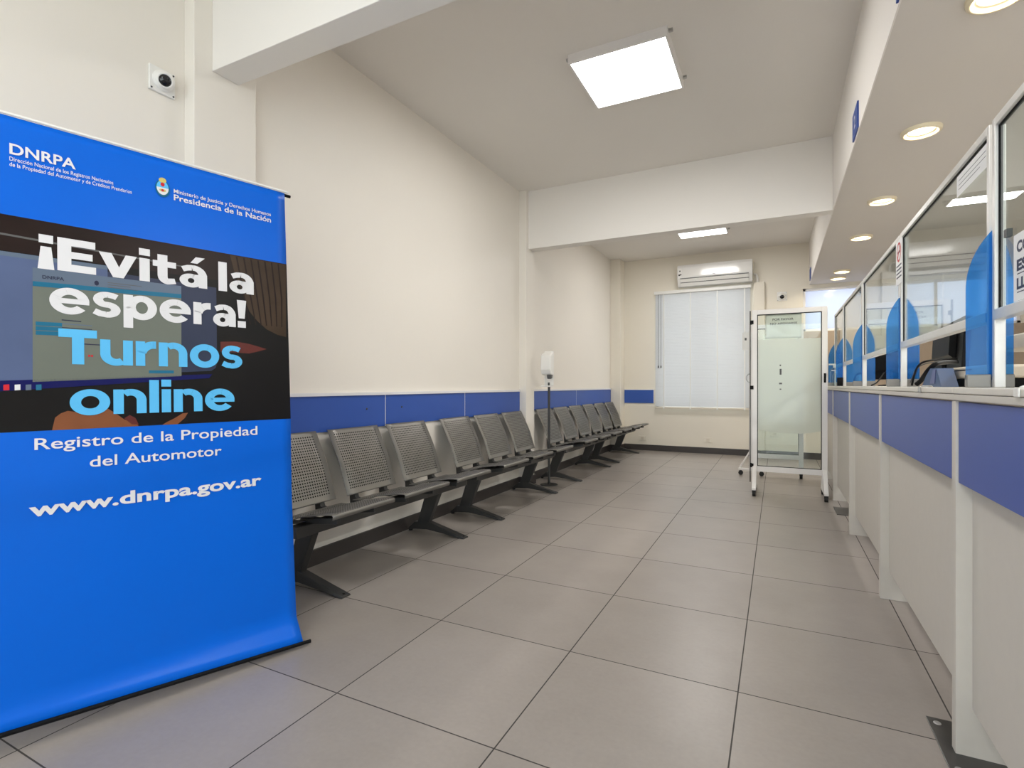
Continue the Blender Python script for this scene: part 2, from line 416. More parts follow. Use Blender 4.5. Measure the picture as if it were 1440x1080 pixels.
# air conditioner
ax0, ax1, az0, az1 = -1.335, -.312, 2.495, 2.82
ac = thing('air_conditioner', (-.82, YE, az0), 'white wall mounted air conditioner above the end window', 'air conditioner')
prof = [(YE, az0+.03), (YE, az1), (8.20, az1), (8.15, az1-.012), (8.13, az1-.05), (8.128, az0+.14), (8.135, az0+.11), (8.20, az0+.01), (8.27, az0)]
part('housing', MB().prism(prof, ax0, ax1, 'x'), M['acw'], ac, .006)
part('air_flap', MB().prism([(8.125, az0+.105), (8.12, az0+.10), (8.185, az0+.005), (8.195, az0+.01)], ax0+.05, ax1-.05, 'x'), M['white'], ac, .002)
part('outlet_gap', MB().box(ax0+.045, ax1-.045, 8.118, 8.13, az0+.108, az0+.116).prism([(8.16, az0+.05), (8.152, az0+.05), (8.146, az0+.058), (8.154, az0+.058)], ax0+.045, ax1-.045, 'x'), M['grey'], ac)
part('badge', MB().box(-.84, -.80, 8.125, 8.129, az0+.145, az0+.155), M['grey'], ac)
part('energy_sticker', MB().box(ax0+.015, ax0+.065, 8.1262, 8.129, az0+.15, az0+.26).box(ax0+.02, ax0+.04, 8.125, 8.127, az0+.155, az0+.178, 1).box(ax0+.046, ax0+.06, 8.125, 8.127, az0+.16, az0+.185, 1).box(ax0+.03, ax0+.05, 8.125, 8.127, az0+.215, az0+.235, 2), [M['white'], M['black'], M['grey']], ac)
# white pipe duct right of the window
dk = MB().box(-.30, -.16, 8.29, YE, .09, 2.50)
solo('pipe_duct', dk, M['wallend'], (-.23, YE, .09), 'cream boxed pipe duct running down right of the blinds', 'duct', bevel=.006)
solo('pipe', MB().tube([(-.30, 8.32, 2.62), (-.27, 8.315, 2.61), (-.255, 8.315, 2.57), (-.25, 8.32, 2.495)], .016, 10), M['white'], (-.27, 8.32, 2.5),
     'short white pipe bending from the air conditioner into the duct', 'pipe')
# ceiling-corner camera on end wall
def dome_camera(x, y, z, axis, label, r=.045, look=(1, 0, 0)):
    a = Vector(axis); t = thing('security_camera', (x, y, z), label, 'camera')
    s_ = a.cross(Vector((0, 0, 1))).normalized()
    pl = MB()
    c = Vector((x, y, z))
    def P(u, w, d): return c + s_*u + Vector((0, 0, 1))*w + a*d
    q = r*1.25
    v = [P(u, w, d) for d in (0, .012) for (u, w) in ((-q, -q), (q, -q), (q, q), (-q, q))]
    pl.add(v, [(0,1,2,3), (7,6,5,4), (0,4,5,1), (1,5,6,2), (2,6,7,3), (3,7,4,0)])
    part('mounting_plate', pl, M['white'], t, .002)
    part('collar', MB().lathe(P(0, 0, .012), [(r, 0), (r*1.02, .008), (r*.97, .014), (r*.9, .016)], a), M['white'], t)
    L_ = Vector(look).normalized(); cc = P(0, 0, .022)
    prof = [(r*.93*math.sin(k*PI/14), r*.93*math.cos(k*PI/14)*-1) for k in range(4, 11)] + [(r*.70, r*.66), (r*.58, r*.70), (r*.56, r*.62)]
    part('housing', MB().lathe(cc, prof, L_), M['white'], t)
    part('lens', MB().lathe(cc, [(r*.56, r*.60), (r*.50, r*.70), (r*.30, r*.80), (0, r*.84)], L_), M['lens'], t, label='black round lens')
    for u, w in ((-q*.85, -q*.85), (q*.85, -q*.85), (-q*.85, q*.85)):
        part('screw', MB().lathe(P(u, w, .012), [(.004, 0), (.003, .003), (0, .003)], a, 8), M['dsteel'], t)
    return t
dome_camera(XL, 1.332, 2.315, (1, 0, 0), 'white dome security camera high on the left wall above the blue banner', .042, (.85, -.32, -.34))
dome_camera(.06, YE, 2.275, (0, -1, 0), 'small white security camera on the end wall right of the blinds', .05, (.0, -.85, -.35))
# sockets on the end wall
def socket(x, z, label):
    t = thing('wall_socket', (x, YE, z), label, 'socket', None)
    part('face_plate', MB().box(x-.06, x+.06, YE-.01, YE, z-.035, z+.035), M['wallend'], t, .003)
    part('outlet', MB().box(x-.022, x+.022, YE-.013, YE-.008, z-.02, z+.02), M['beige'], t, .002)
socket(-1.90, .19, 'cream wall socket low on the end wall beside the benches')
socket(-.925, .205, 'cream wall socket low on the end wall under the blinds')
socket(-.03, .33, 'cream wall socket on the end wall behind the glass screen')

# ------------------------------------------------------------------ ceiling lamps
def ceiling_lamp(x0, y0, label, s=.58):
    x1, y1 = x0+s, y0+s
    t = thing('ceiling_lamp', ((x0+x1)/2, (y0+y1)/2, ZC), label, 'lamp', 'square ceiling lamps')
    f = MB(); e = .012
    f.box(x0, x1, y0, y0+e, 2.945, ZC).box(x0, x1, y1-e, y1, 2.945, ZC).box(x0, x0+e, y0+e, y1-e, 2.945, ZC).box(x1-e, x1, y0+e, y1-e, 2.945, ZC)
    part('frame', f, M['whitemetal'], t)
    part('diffuser', MB().box(x0+e, x1-e, y0+e, y1-e, 2.948, 2.955), M['lamp'], t, label='glowing white diffuser')
    for (x, y) in ((x0-.012, y0+.04), (x1+.012, y0+.04), (x0-.012, y1-.04), (x1+.012, y1-.04)):
        part('clip', MB().box(x-.012, x+.012, y-.008, y+.008, 2.985, ZC), M['steel'], t)
    # light comes from the diffuser
    L = bpy.data.lights.new('lamp_light', 'AREA'); L.shape = 'SQUARE'; L.size = s-.04; L.energy = LAMP_W; L.color = (1, .97, .93)
    o = bpy.data.objects.new('lamp_light', L); C.objects.link(o); o.location = (0, 0, 2.942-ZC); o.parent = t
    return t
LAMP_W = 17
ceiling_lamp(-1.12, 2.965, 'large square glowing ceiling lamp between the two beams')
ceiling_lamp(-1.135, 6.60, 'square ceiling lamp beyond the far beam, half hidden by it')
ceiling_lamp(-1.12, -.7, 'square ceiling lamp in front of the near beam')
def office_fill_tube(x, y, label):  # unseen lamps added to brighten the dark office behind the glass
    t = thing('added_fill_tube', (x, y, 2.41), label, 'lamp')
    part('housing', MB().box(x-.05, x+.05, y-.6, y+.6, 2.37, 2.41), M['whitemetal'], t, .004)
    part('tube', MB().box(x-.03, x+.03, y-.58, y+.58, 2.362, 2.3695), M['lamp'], t)
    L = bpy.data.lights.new('fill_tube_light', 'AREA'); L.shape = 'RECTANGLE'; L.size = .08; L.size_y = 1.1; L.energy = 34; L.color = (1, .98, .95)
    o = bpy.data.objects.new('fill_tube_light', L); C.objects.link(o); o.location = (0, 0, -.055); o.parent = t
office_fill_tube(2.0, 1.3, 'unseen tube lamp added to brighten the office behind the nearest counter unit')
office_fill_tube(2.1, 4.4, 'unseen tube lamp added to brighten the middle of the office')

dl_labels = ['warm round downlight cut by the top edge of the view', 'largest fully seen warm downlight above the counter', 'second fully seen downlight along the soffit',
             'third fully seen downlight along the soffit', 'far downlight just before the last one', 'farthest downlight, close to the bright high window']
for i, y in enumerate((2.44, 3.56, 4.77, 5.86, 7.50, 7.95)):
    x = .70
    t = thing('downlight', (x, y, 2.41), dl_labels[i], 'lamp', 'round downlights in the soffit')
    part('trim_ring', MB().lathe((x, y, 2.41), [(.060, -.003), (.076, -.019), (.084, -.020), (.091, -.014), (.093, 0)], (0, 0, 1)), M['ring'], t)
    part('glowing_disc', MB().lathe((x, y, 2.41), [(.061, -.003), (.045, -.0045), (0, -.005)], (0, 0, 1)), M['warm'], t, label='warm glowing disc')
    L = bpy.data.lights.new('downlight_light', 'AREA'); L.shape = 'DISK'; L.size = .10; L.energy = 4.0; L.color = (1, .88, .68)
    o = bpy.data.objects.new('downlight_light', L); C.objects.link(o); o.location = (0, 0, -.008); o.parent = t

# number plates on the soffit face
def plate(y0, y1, z0, z1, num, label):
    t = thing('number_sign', (.395, (y0+y1)/2, z0), label, 'sign', None)
    part('plate', MB().box(.387, .395, y0, y1, z0, z1), M['darkblue'], t, .001)
    if num:
        mb = MB(); cy = (y0+y1)/2
        put_text(mb, num, cy-.028, cy+.028, z0+.04, (z1-z0)-.075, lambda x, y, o: (.3862, 2*cy-x, y), bold=.02, ref=num)
        part('numeral', mb, M['pwhite'], t)
plate(2.14, 2.35, 2.415, 2.57, '1', 'blue number plate on the soffit face at the top edge')
plate(3.39, 3.595, 2.42, 2.565, '2', 'blue number plate on the soffit face above the second counter window')
plate(7.9, 8.1, 2.42, 2.565, '', 'small far blue plate on the soffit face near the end wall')

# ------------------------------------------------------------------ benches
SW = .42
def panel_mesh(prof, y0, y1, th=.003):
    """sheet following prof (x,z) between y0 and y1 with metre UVs"""
    mb = MB(); ny = 6; uvs = []
    s = [0]
    for i in range(1, len(prof)): s.append(s[-1] + math.hypot(prof[i][0]-prof[i-1][0], prof[i][1]-prof[i-1][1]))
    vs = []
    for side in (0, 1):
        for i, (x, z) in enumerate(prof):
            a = prof[max(i-1, 0)]; b = prof[min(i+1, len(prof)-1)]
            nx, nz = -(b[1]-a[1]), (b[0]-a[0]); l = math.hypot(nx, nz); nx /= l; nz /= l
            for k in range(ny+1):
                y = y0 + (y1-y0)*k/ny
                vs.append((x + nx*th*side, y, z + nz*th*side)); uvs.append(((y-y0)*SW/(y1-y0), s[i]))
    n_ = len(prof); W = ny+1; fs = []
    for side in (0, 1):
        o = side*n_*W
        for i in range(n_-1):
            for k in range(ny):
                q = (o+i*W+k, o+i*W+k+1, o+(i+1)*W+k+1, o+(i+1)*W+k); fs.append(q if side else q[::-1])
    o = n_*W
    for i in range(n_-1):
        for k in (0, ny): fs.append((i*W+k, (i+1)*W+k, o+(i+1)*W+k, o+i*W+k))
    for i in (0, n_-1):
        for k in range(ny): fs.append((i*W+k, i*W+k+1, o+i*W+k+1, o+i*W+k))
    mb.add(vs, fs, 0, True)
    return mb, uvs
def make_bench(cy, label):
    t = thing('waiting_bench', (-2.05, cy, 0), label, 'bench', 'grey three-seat metal benches along the left wall')
    back = [(-2.150, .401), (-2.154, .407), (-2.168, .45), (-2.186, .505), (-2.204, .560), (-2.222, .60), (-2.246, .650), (-2.272, .70), (-2.298, .752), (-2.306, .765), (-2.314, .764)]
    seat = [(-2.115, .380), (-2.09, .381), (-2.05, .386), (-2.01, .394), (-1.985, .402), (-1.965, .410), (-1.945, .416), (-1.88, .427), (-1.82, .438), (-1.775, .442), (-1.754, .443), (-1.749, .439), (-1.752, .424)]
    # end flanges give the sheets their depth
    for k in (-1, 0, 1):
        y0 = cy + k*.505 - SW/2; y1 = y0 + SW
        mb, uv = panel_mesh(back, y0, y1); b = part('backrest', mb, M['perf'], t, uvs=uv)
        mb, uv = panel_mesh(seat, y0, y1); s_ = part('seat', mb, M['perf'], t, uvs=uv)
        for yy in (y0+.085, y1-.085):
            part('back_bracket', MB().prism([(-2.20, .34), (-2.12, .34), (-2.12, .368), (-2.160, .378), (-2.196, .49), (-2.210, .49), (-2.205, .40)], yy-.016, yy+.016, 'y'), M['dsteel'], t, .002)
            part('seat_bracket', MB().prism([(-2.16, .342), (-1.80, .385), (-1.80, .412), (-1.87, .404), (-1.955, .394), (-2.0, .376), (-2.16, .362)], yy-.012, yy+.012, 'y'), M['dsteel'], t, .002)
    part('rail', MB().box(-2.01, -1.95, cy-.735, cy+.735, .318, .372), M['dsteel'], t, .004)
    for s_ in (-1, 1):
        y = cy + s_*.545 + .02
        lg = MB().prism([(-2.24, .06), (-2.15, .06), (-2.05, .30), (-1.99, .36), (-2.14, .36)][:5], y-.022, y+.022, 'y')
        l = part('leg', lg, M['dsteel'], t, .004)
        ft = MB()
        def sec(x, w, z0, z1): return [(x, y-w, z0), (x, y+w, z0), (x, y+w*.8, z1), (x, y-w*.8, z1)]
        secs = [sec(-2.32, .016, .008, .02), sec(-2.26, .026, .02, .07), sec(-2.15, .03, .03, .082), sec(-2.02, .03, .018, .05), sec(-1.90, .032, .004, .020), sec(-1.855, .030, 0, .010)]
        for i in range(len(secs)-1):
            ft.add(secs[i]+secs[i+1], [(0,1,5,4), (1,2,6,5), (2,3,7,6), (3,0,4,7)])
        ft.add(secs[0], [(0,1,2,3)]); ft.add(secs[-1], [(3,2,1,0)])
        f = part('foot', ft, M['dsteel'], l, .003)
        part('bolt', MB().lathe((-1.872, y, .012), [(.007, 0), (.006, .003), (0, .003)], (0, 0, 1), 10), M['black'], l)
        part('glide', MB().lathe((-2.31, y, 0), [(.014, 0), (.014, .01), (0, .012)], (0, 0, 1), 10), M['rubber'], l)
    return t
B0 = 2.43
bench = make_bench(B0, 'grey three-seat perforated metal bench nearest the camera, partly behind the blue banner')
for cy, lb in ((4.06, 'grey three-seat perforated metal bench between the nearest bench and the wall pilaster'),
               (5.85, 'grey three-seat perforated metal bench just beyond the hand sanitizer stand'),
               (7.36, 'farthest grey three-seat metal bench, in the corner by the end wall')):
    c = copy_tree(bench); c.location = (-2.05, cy, 0); c['label'] = lb

# ------------------------------------------------------------------ sanitizer stand
sx, sy = -2.09, 4.99
st = thing('sanitizer_stand', (sx, sy, 0), 'white hand sanitizer dispenser on a thin grey pole between two benches', 'dispenser')
part('base_plate', MB().lathe((sx, sy, 0), [(.09, 0), (.09, .006), (.085, .009), (0, .010)], (0, 0, 1)), M['dsteel'], st)
part('pole', MB().cyl((sx, sy, .005), (sx, sy, 1.05), .0125, 14), M['dsteel'], st)
part('back_plate', MB().box(sx-.05, sx+.05, sy-.006, sy+.006, 1.02, 1.37), M['white'], st, .003)
dp = part('dispenser', MB().prism([(sy-.006, 1.12), (sy-.006, 1.35), (sy-.06, 1.35), (sy-.10, 1.32), (sy-.105, 1.18), (sy-.085, 1.13)], sx-.052, sx+.06, 'x'), M['white'], st, .012)
part('nozzle', MB().prism([(sy-.03, 1.13), (sy-.10, 1.13), (sy-.085, 1.085), (sy-.04, 1.09)], sx+.015, sx+.055, 'x'), M['grey'], dp, .006)
part('drip_tray', MB().box(sx-.05, sx+.045, sy-.10, sy-.006, 1.005, 1.02), M['white'], st, .004)

# ------------------------------------------------------------------ roll-up banner
bA = Vector((-1.6984, 1.4789, 0)); bT = Vector((-0.245307, -0.969445, 0)); bN = Vector((-0.969445, 0.245307, 0)); K = .03
BW, BH = .915, 1.787
def bz0(t): return .016 + .055*t/.85
def ban(t, z, off=0.0):
    """t metres from the right edge, z height, off towards the viewer"""
    curl = 0.0
    zz = z
    if z < .11: curl = .55*(.11-z)
    side = .026*(1-min(z, .35)/.35)*0
    return bA + bT*t + bN*(K*z) - bN*(off+curl) + Vector((0, 0, zz))
def edge_r(z): return .014*min(1, z/.6) + .012*max(0, (z-.9))/.9
base = bA + bT*(BW/2) + bN*.01
bn = thing('advertising_banner', (base.x, base.y, 0), 'tall bright blue printed banner on a stand at the left, reading Turnos online', 'banner')
def grid(z0f, z1, nt_, nz_, off, t0f=None, t1=None, zf=None):
    mb = MB(); v = []
    for j in range(nz_+1):
        for i in range(nt_+1):
            u = i/nt_; w = j/nz_
            tA = BW*u
            zlo = z0f(tA) if callable(z0f) else z0f
            z = zlo + (z1-zlo)*w
            t = edge_r(z) + (BW - edge_r(z))*u
            v.append(ban(t, z, off))
    f = [(j*(nt_+1)+i, j*(nt_+1)+i+1, (j+1)*(nt_+1)+i+1, (j+1)*(nt_+1)+i) for j in range(nz_) for i in range(nt_)]
    mb.add(v, f, 0, True); return mb
pn = grid(bz0, BH, 24, 60, 0.0)
po = part('printed_sheet', pn, M['vinyl'], bn)
so = po.modifiers.new('solid', 'SOLIDIFY'); so.thickness = .0008; so.offset = 0
# photo panel
pp = MB()
def quadband(z0, z1, off, mi, ta=None, tb=None, nn=1):
    a0 = edge_r(z0) if ta is None else ta; a1 = edge_r(z1) if ta is None else ta
    b = BW if tb is None else tb
    pp.add([ban(a0, z0, off), ban(b, z0, off), ban(b, z1, off), ban(a1, z1, off)], [(0, 1, 2, 3)], mi)
def poly(pts, off, mi): pp.add([ban(t, z, off) for t, z in pts], [list(range(len(pts)))], mi)
pm = [M[k_] for k_ in ('vdark', 'pscr', 'ppage', 'phead', 'pteal', 'pnavy', 'pink', 'phair', 'pskin', 'plip', 'pscr2', 'pbrown', 'pwhite', 'pred', 'grey')]
quadband(.888, 1.503, .0010, 0)
quadband(1.40, 1.503, .0013, 11)
poly([(BW, 1.452), (BW, 1.446), (.36, 1.428), (.36, 1.432)], .0016, 14)
poly([(BW, 1.03), (BW, 1.385), (.283, 1.372), (.283, 1.10), (.288, 1.083), (.302, 1.072)], .0016, 10)          # screen
poly([(BW, 1.03), (BW, 1.395), (.60, 1.388), (.60, 1.04)], .0019, 1)
poly([(BW, 1.385), (BW, 1.398), (.60, 1.397), (.60, 1.385)], .0021, 3)
poly([(.777, 1.03), (.776, 1.362), (.395, 1.362), (.397, 1.052)], .0022, 2)
poly([(.776, 1.322), (.776, 1.362), (.395, 1.362), (.395, 1.33)], .0025, 3)
poly([(.776, 1.308), (.776, 1.322), (.395, 1.334), (.395, 1.32)], .0028, 4)
for k_ in range(3): poly([(.770, 1.167+k_*.0135), (.770, 1.1785+k_*.0135), (.711, 1.1795+k_*.0135), (.711, 1.168+k_*.0135)], .0028, 4)
poly([(.492, 1.060), (.492, 1.070), (.42, 1.071), (.42, 1.061)], .0028, 4)
poly([(BW, .998), (BW, 1.030), (.30, 1.060), (.31, 1.046)], .0022, 5)                                        # task bar
for k_, (t_, mi_) in enumerate(((.838, 13), (.815, 12), (.792, 3), (.770, 4))):
    poly([(t_, 1.006), (t_, 1.022), (t_-.012, 1.023), (t_-.012, 1.007)], .0026, mi_)
poly([(.712, 1.214), (.712, 1.217), (.666, 1.216), (.666, 1.213)], .0026, 6)
poly([(.712, 1.203), (.712, 1.206), (.640, 1.205), (.640, 1.202)], .0026, 3)
poly([(.712, 1.192), (.712, 1.194), (.640, 1.193), (.640, 1.191)], .0026, 6)
poly([(.665, 1.145), (.665, 1.148), (.60, 1.147), (.60, 1.144)], .0026, 6)
for t_ in (.665, .650, .643): poly([(t_, 1.108), (t_, 1.114), (t_-.005, 1.114), (t_-.005, 1.108)], .0026, 13)
for z_, a_, b_ in ((1.343, .60, .51), (1.336, .60, .54), (1.328, .60, .52)): poly([(a_, z_), (a_, z_+.002), (b_, z_+.002), (b_, z_)], .0028, 14)
pp.add([ban(.628+.006*math.cos(a*PI/4), 1.338+.008*math.sin(a*PI/4), .0029) for a in range(8)], [list(range(8))], 6)
poly([(.235, 1.50), (.026, 1.50), (.028, 1.212), (.062, 1.218), (.104, 1.236), (.140, 1.266), (.169, 1.30), (.194, 1.371), (.219, 1.434)], .0016, 7)   # hair
for k_ in range(7):
    a_ = .215-.026*k_
    poly([(a_, 1.498), (a_-.006, 1.498), (a_-.03+.002*k_, 1.36), (a_-.052+.006*k_, 1.25+.0*k_), (a_-.048+.006*k_, 1.25), (a_-.024+.002*k_, 1.36)], .0019, 11)
poly([(.271, 1.178), (.22, 1.182), (.171, 1.176), (.105, 1.160), (.135, 1.150), (.171, 1.140), (.271, 1.142)], .0016, 9)
poly([(.735, .888), (.728, .925), (.715, .937), (.699, .944), (.66, .935), (.605, .950), (.580, .930), (.559, .911), (.530, .900), (.521, .888)], .0016, 8)
poly([(.455, .888), (.44, .898), (.42, .908), (.395, .924), (.378, .926), (.388, .908), (.41, .888)], .0016, 8)
poly([(.56, .915), (.545, .925), (.53, .915), (.521, .893), (.54, .895)], .0018, 9)
part('printed_photo', pp, pm, bn, label='printed photo of hands and a computer screen')
def bt(x, y, off): return ban(-x, y, off)      # x runs right, so t = -x
def btext(name, rows, mat, lab=None):
    for (s, tl, tr, base_, cap, bold, *ref) in rows:
        mb = MB(); put_text(mb, s, -tl, -tr, base_, cap, bt, 0, bold, .0034, 1.0, ref[0] if ref else 'E')
        part(name, mb, mat, bn, label=lab)
btext('screen_text', [('DNRPA', .755, .706, 1.333, .010, .012)], M['pink'], 'small dark letters on the printed screen')
btext('heading_text', [('DNRPA', .824, .677, 1.678, .031, .022)], M['pwhite'], 'white text DNRPA')
btext('small_text', [('Dirección Nacional de los Registros Nacionales', .824, .584, 1.659, .0115, .006),
                     ('de la Propiedad del Automotor y de Créditos Prendarios', .824, .535, 1.643, .0115, .006),
                     ('Ministerio de Justicia y Derechos Humanos', .415, .083, 1.680, .0135, .010),
                     ('Presidencia de la Nación', .415, .083, 1.655, .020, .016)], M['pwhite'], 'small white ministry text')

# --- heavy geometric lettering drawn stroke by stroke (unit = x height 1)
def stroke_rect(out, x0, y0, x1, y1): out.append([(x0, y0), (x1, y0), (x1, y1), (x0, y1)])
def arc(out, cx, cy, rx, ry, wx, wy, a0, a1, n_=28):
    """ring sector as quads; outer radii rx,ry, stroke widths wx (sides) wy (top/bottom)"""
    for i in range(n_):
        a = math.radians(a0+(a1-a0)*i/n_); b = math.radians(a0+(a1-a0)*(i+1)/n_)
        q = []
        for r_, an in ((1, a), (1, b), (0, b), (0, a)):
            if r_: q.append((cx+rx*math.cos(an), cy+ry*math.sin(an)))
            else: q.append((cx+(rx-wx)*math.cos(an), cy+(ry-wy)*math.sin(an)))
        out.append(q)
S = .34   # stem weight
V_ = .27  # thin horizontal weight
CAPH = 1.32; ASC = 1.40
def glyph(ch):
    o = []
    if ch == 'o': arc(o, .62, .5, .62, .52, S, V_, 0, 360, 40); return o, 1.24
    if ch == 'e':
        arc(o, .62, .5, .62, .52, S, V_, 0, 322, 44); stroke_rect(o, .25, .40, 1.235, .40+.20)
        o = [q for q in o]; return o, 1.24
    if ch == 'n':
        stroke_rect(o, 0, 0, S, 1.0); arc(o, .57, .56, .54, .46, S, V_, 0, 125, 20); stroke_rect(o, .57+.54-S, 0, 1.11, .56); return o, 1.11
    if ch == 'u':
        stroke_rect(o, .77, 0, 1.11, 1.0); arc(o, .54, .44, .54, .46, S, V_, 180, 305, 20); stroke_rect(o, 0, .44, S, 1.0); return o, 1.11
    if ch == 'r':
        stroke_rect(o, 0, 0, S, 1.0)
        arc(o, .66, .42, .62, .60, .33, .30, 88, 165, 14); stroke_rect(o, .64, .72, .74, 1.02); return o, .74
    if ch == 'i': stroke_rect(o, 0, 0, S, 1.0); stroke_rect(o, -.01, 1.12, S+.01, 1.42); return o, S
    if ch == 'l': stroke_rect(o, 0, 0, S, ASC); return o, S
    if ch == 't':
        stroke_rect(o, .16, .36, .16+S, 1.28); stroke_rect(o, 0, .74, .80, 1.0)
        arc(o, .52, .36, .36, .38, S, .27, 180, 270, 12); o.append([(.52, -.02), (.80, .04), (.74, .28), (.52, .25)]); return o, .82
    if ch in 'aá':
        stroke_rect(o, .70, 0, 1.02, .62); arc(o, .52, .53, .50, .49, .32, .25, 0, 100, 18)
        o.append([(.06, .90), (.16, .68), (.32, .745), (.45, .77), (.45, 1.02), (.28, 1.0)])
        arc(o, .42, .30, .42, .315, .30, .20, 60, 360, 36); stroke_rect(o, .42, .42, .72, .60)
        arc(o, .42, .30, .42, .315, .30, .20, 0, 60, 10)
        if ch == 'á': o.append([(.40, 1.12), (.66, 1.12), (.94, 1.42), (.60, 1.42)])
        return o, 1.02
    if ch == 's':
        arc(o, .46, .70, .44, .32, .33, .235, 80, 275, 24); arc(o, .48, .295, .46, .32, .33, .235, -100, 95, 24)
        o.append([(.50, 1.02), (.50, .79), (.66, .765), (.76, .725), (.87, .93), (.72, .99)])
        o.append([(.44, -.02), (.44, .215), (.28, .24), (.11, .31), (0, .10), (.20, .01)])
        return o, .94
    if ch == 'p':
        stroke_rect(o, 0, -.38, S, 1.0); arc(o, .66, .5, .56, .52, S, V_, 0, 360, 40); return o, 1.22
    if ch == 'v': o.append([(-.02, 1.0), (.36, 1.0), (.63, .34), (.72, 0), (.40, 0)]); o.append([(.40, 0), (.73, 0), (1.15, 1.0), (.80, 1.0), (.56, .36)]); return o, 1.13
    if ch == 'E':
        stroke_rect(o, 0, 0, .38, CAPH); stroke_rect(o, .3, 0, 1.08, .29); stroke_rect(o, .3, CAPH-.29, 1.06, CAPH); stroke_rect(o, .3, .53, .98, .80); return o, 1.08
    if ch == 'T': stroke_rect(o, .41, 0, .79, CAPH); stroke_rect(o, 0, CAPH-.31, 1.20, CAPH); return o, 1.20
    if ch == '!': o.append([(.04, .44), (.32, .44), (.40, CAPH), (-.04, CAPH)]); stroke_rect(o, -.01, 0, .37, .31); return o, .38
    if ch == '¡': o.append([(-.04, -.02), (.40, -.02), (.32, .86), (.04, .86)]); stroke_rect(o, -.01, 1.0, .37, CAPH); return o, .38
    return o, .50
def heavy(mb, word, tl, tr, base_, xh, off):
    x = 0; polys = []
    for ch in word:
        if ch == ' ': x += .34; continue
        g, w = glyph(ch)
        polys += [[(p[0]+x, p[1]) for p in q] for q in g]; x += w + .10
    x -= .10
    sx_ = (tl-tr)/x
    for j, q in enumerate(polys):
        mb.add([ban(tl - p[0]*sx_, base_ + p[1]*xh, off+.00012*(j % 7)) for p in q], [list(range(len(q)))], 0)
for w_, a_, b_, c_, h_, m_, l_ in (('¡Evitá la', .762, .152, 1.363, .0755, 'pwhite', 'large white words'), ('espera!', .740, .182, 1.235, .0770, 'pwhite', 'large white word'),
                               ('Turnos', .720, .197, 1.084, .0800, 'plight', 'large light blue word Turnos'), ('online', .695, .226, .930, .0770, 'plight', 'large light blue word online')):
    hm = MB(); heavy(hm, w_, a_, b_, c_, h_, .0034)
    part('slogan_text', hm, M[m_], bn, label=l_)
btext('address_text', [('Registro de la Propiedad', .774, .145, .834, .033, .010),
                       ('del Automotor', .648, .272, .770, .033, .010),
                       ('www.dnrpa.gov.ar', .787, .132, .643, .0405, .030)], M['pwhite'], 'white text lines on blue')
# coat of arms
cm = MB()
def ell(cx, cy, rx, ry, a0, a1, off, mi, n_=20):
    cm.add([ban(cx - rx*math.cos(math.radians(a0+(a1-a0)*i/n_)), cy+ry*math.sin(math.radians(a0+(a1-a0)*i/n_)), off) for i in range(n_+1)], [list(range(n_+1))], mi)
ell(.448, 1.686, .0215, .029, 0, 360, .0030, 0, 28)
ell(.448, 1.688, .0175, .024, 0, 180, .0033, 1); ell(.448, 1.688, .0175, .024, 180, 360, .0033, 2)
ell(.448, 1.713, .011, .009, 0, 360, .0036, 3); ell(.448, 1.699, .006, .007, 0, 360, .0036, 4)
ell(.448, 1.679, .010, .005, 0, 360, .0036, 3); ell(.448, 1.679, .004, .004, 0, 360, .0038, 4)
part('coat_of_arms', cm, [M['pteal'], M['plight'], M['pwhite'], M['pgold'], M['pred']], bn, label='small oval coat of arms')
# hardware: rods, pole, feet behind
part('top_rod', MB().tube([ban(-.003, BH-.004, -.012), ban(BW, BH-.004, -.012)], .006, 10), M['black'], bn)
part('white_clip_strip', MB().tube([ban(.012, BH+.006, .0005), ban(BW, BH+.006, .0005)], .0045, 8), M['white'], bn)
part('bottom_rod', MB().tube([ban(-.028, bz0(0)-.002, -.001), ban(BW, bz0(BW)-.004, -.001)], .007, 10), M['black'], bn)
mid = BW/2
part('pole', MB().tube([ban(mid, .13, -.05), ban(mid, 1.0, -.03), ban(mid, BH, -.012)], .008, 10), M['dsteel'], bn)
for a_, b_ in ((.22, -.30), (BW-.22, -.30), (mid, -.42)):
    p1 = bA + bT*a_ - bN*b_; p1.z = .008
    part('foot', MB().tube([ban(mid, .14, -.05), p1], .007, 8), M['dsteel'], bn)

# ------------------------------------------------------------------ service counter
CX0 = .44     # front plane
fins = [.65, 1.85, 3.045, 4.25, 5.45, 6.65]
names = ['nearest counter unit with blue fascia, cut by the right edge', 'counter unit with blue fascia below the window of the tilted black monitor',
         'third counter unit with blue fascia counting from the right', 'fourth counter unit with blue fascia, beside the rolling glass screen',
         'farthest counter unit, mostly hidden behind the rolling glass screen']
for i in range(5):
    y0, y1 = fins[i], fins[i+1]
    t = thing('counter_unit', (.7, (y0+y1)/2, 0), names[i], 'counter', 'counter units in a row')
    # fin at the far end of the unit (the next unit starts after it)
    part('side_panel', MB().box(CX0, 1.10, y1, y1+.035, 0, .978), M['lam'], t, .0015)
    if i == 0: part('side_panel', MB().box(CX0, 1.10, y0-.0, y0+.035, 0, .978), M['lam'], t, .0015)
    a = y0+.036
    part('fascia_panel', MB().box(CX0+.006, CX0+.026, a, y1-.001, .752, .974), M['bluec'], t, .0015, label='blue fascia panel')
    part('front_panel', MB().box(.476, .494, a, y1-.001, .135, .97), M['lam'], t, .001)
    part('kick_board', MB().box(.66, .675, a, y1-.001, 0, .135), M['skirt'], t)
    part('edge_rail', MB().box(CX0-.004, CX0+.028, a-.036, y1+.0345 if i == 4 else y1-.0015, .979, .996), M['lam'], t, .002)
    part('worktop', MB().box(CX0-.006, 1.12, a-.036, y1+.0345 if i == 4 else y1-.0015, .997, 1.014), M['top'], t, .003)
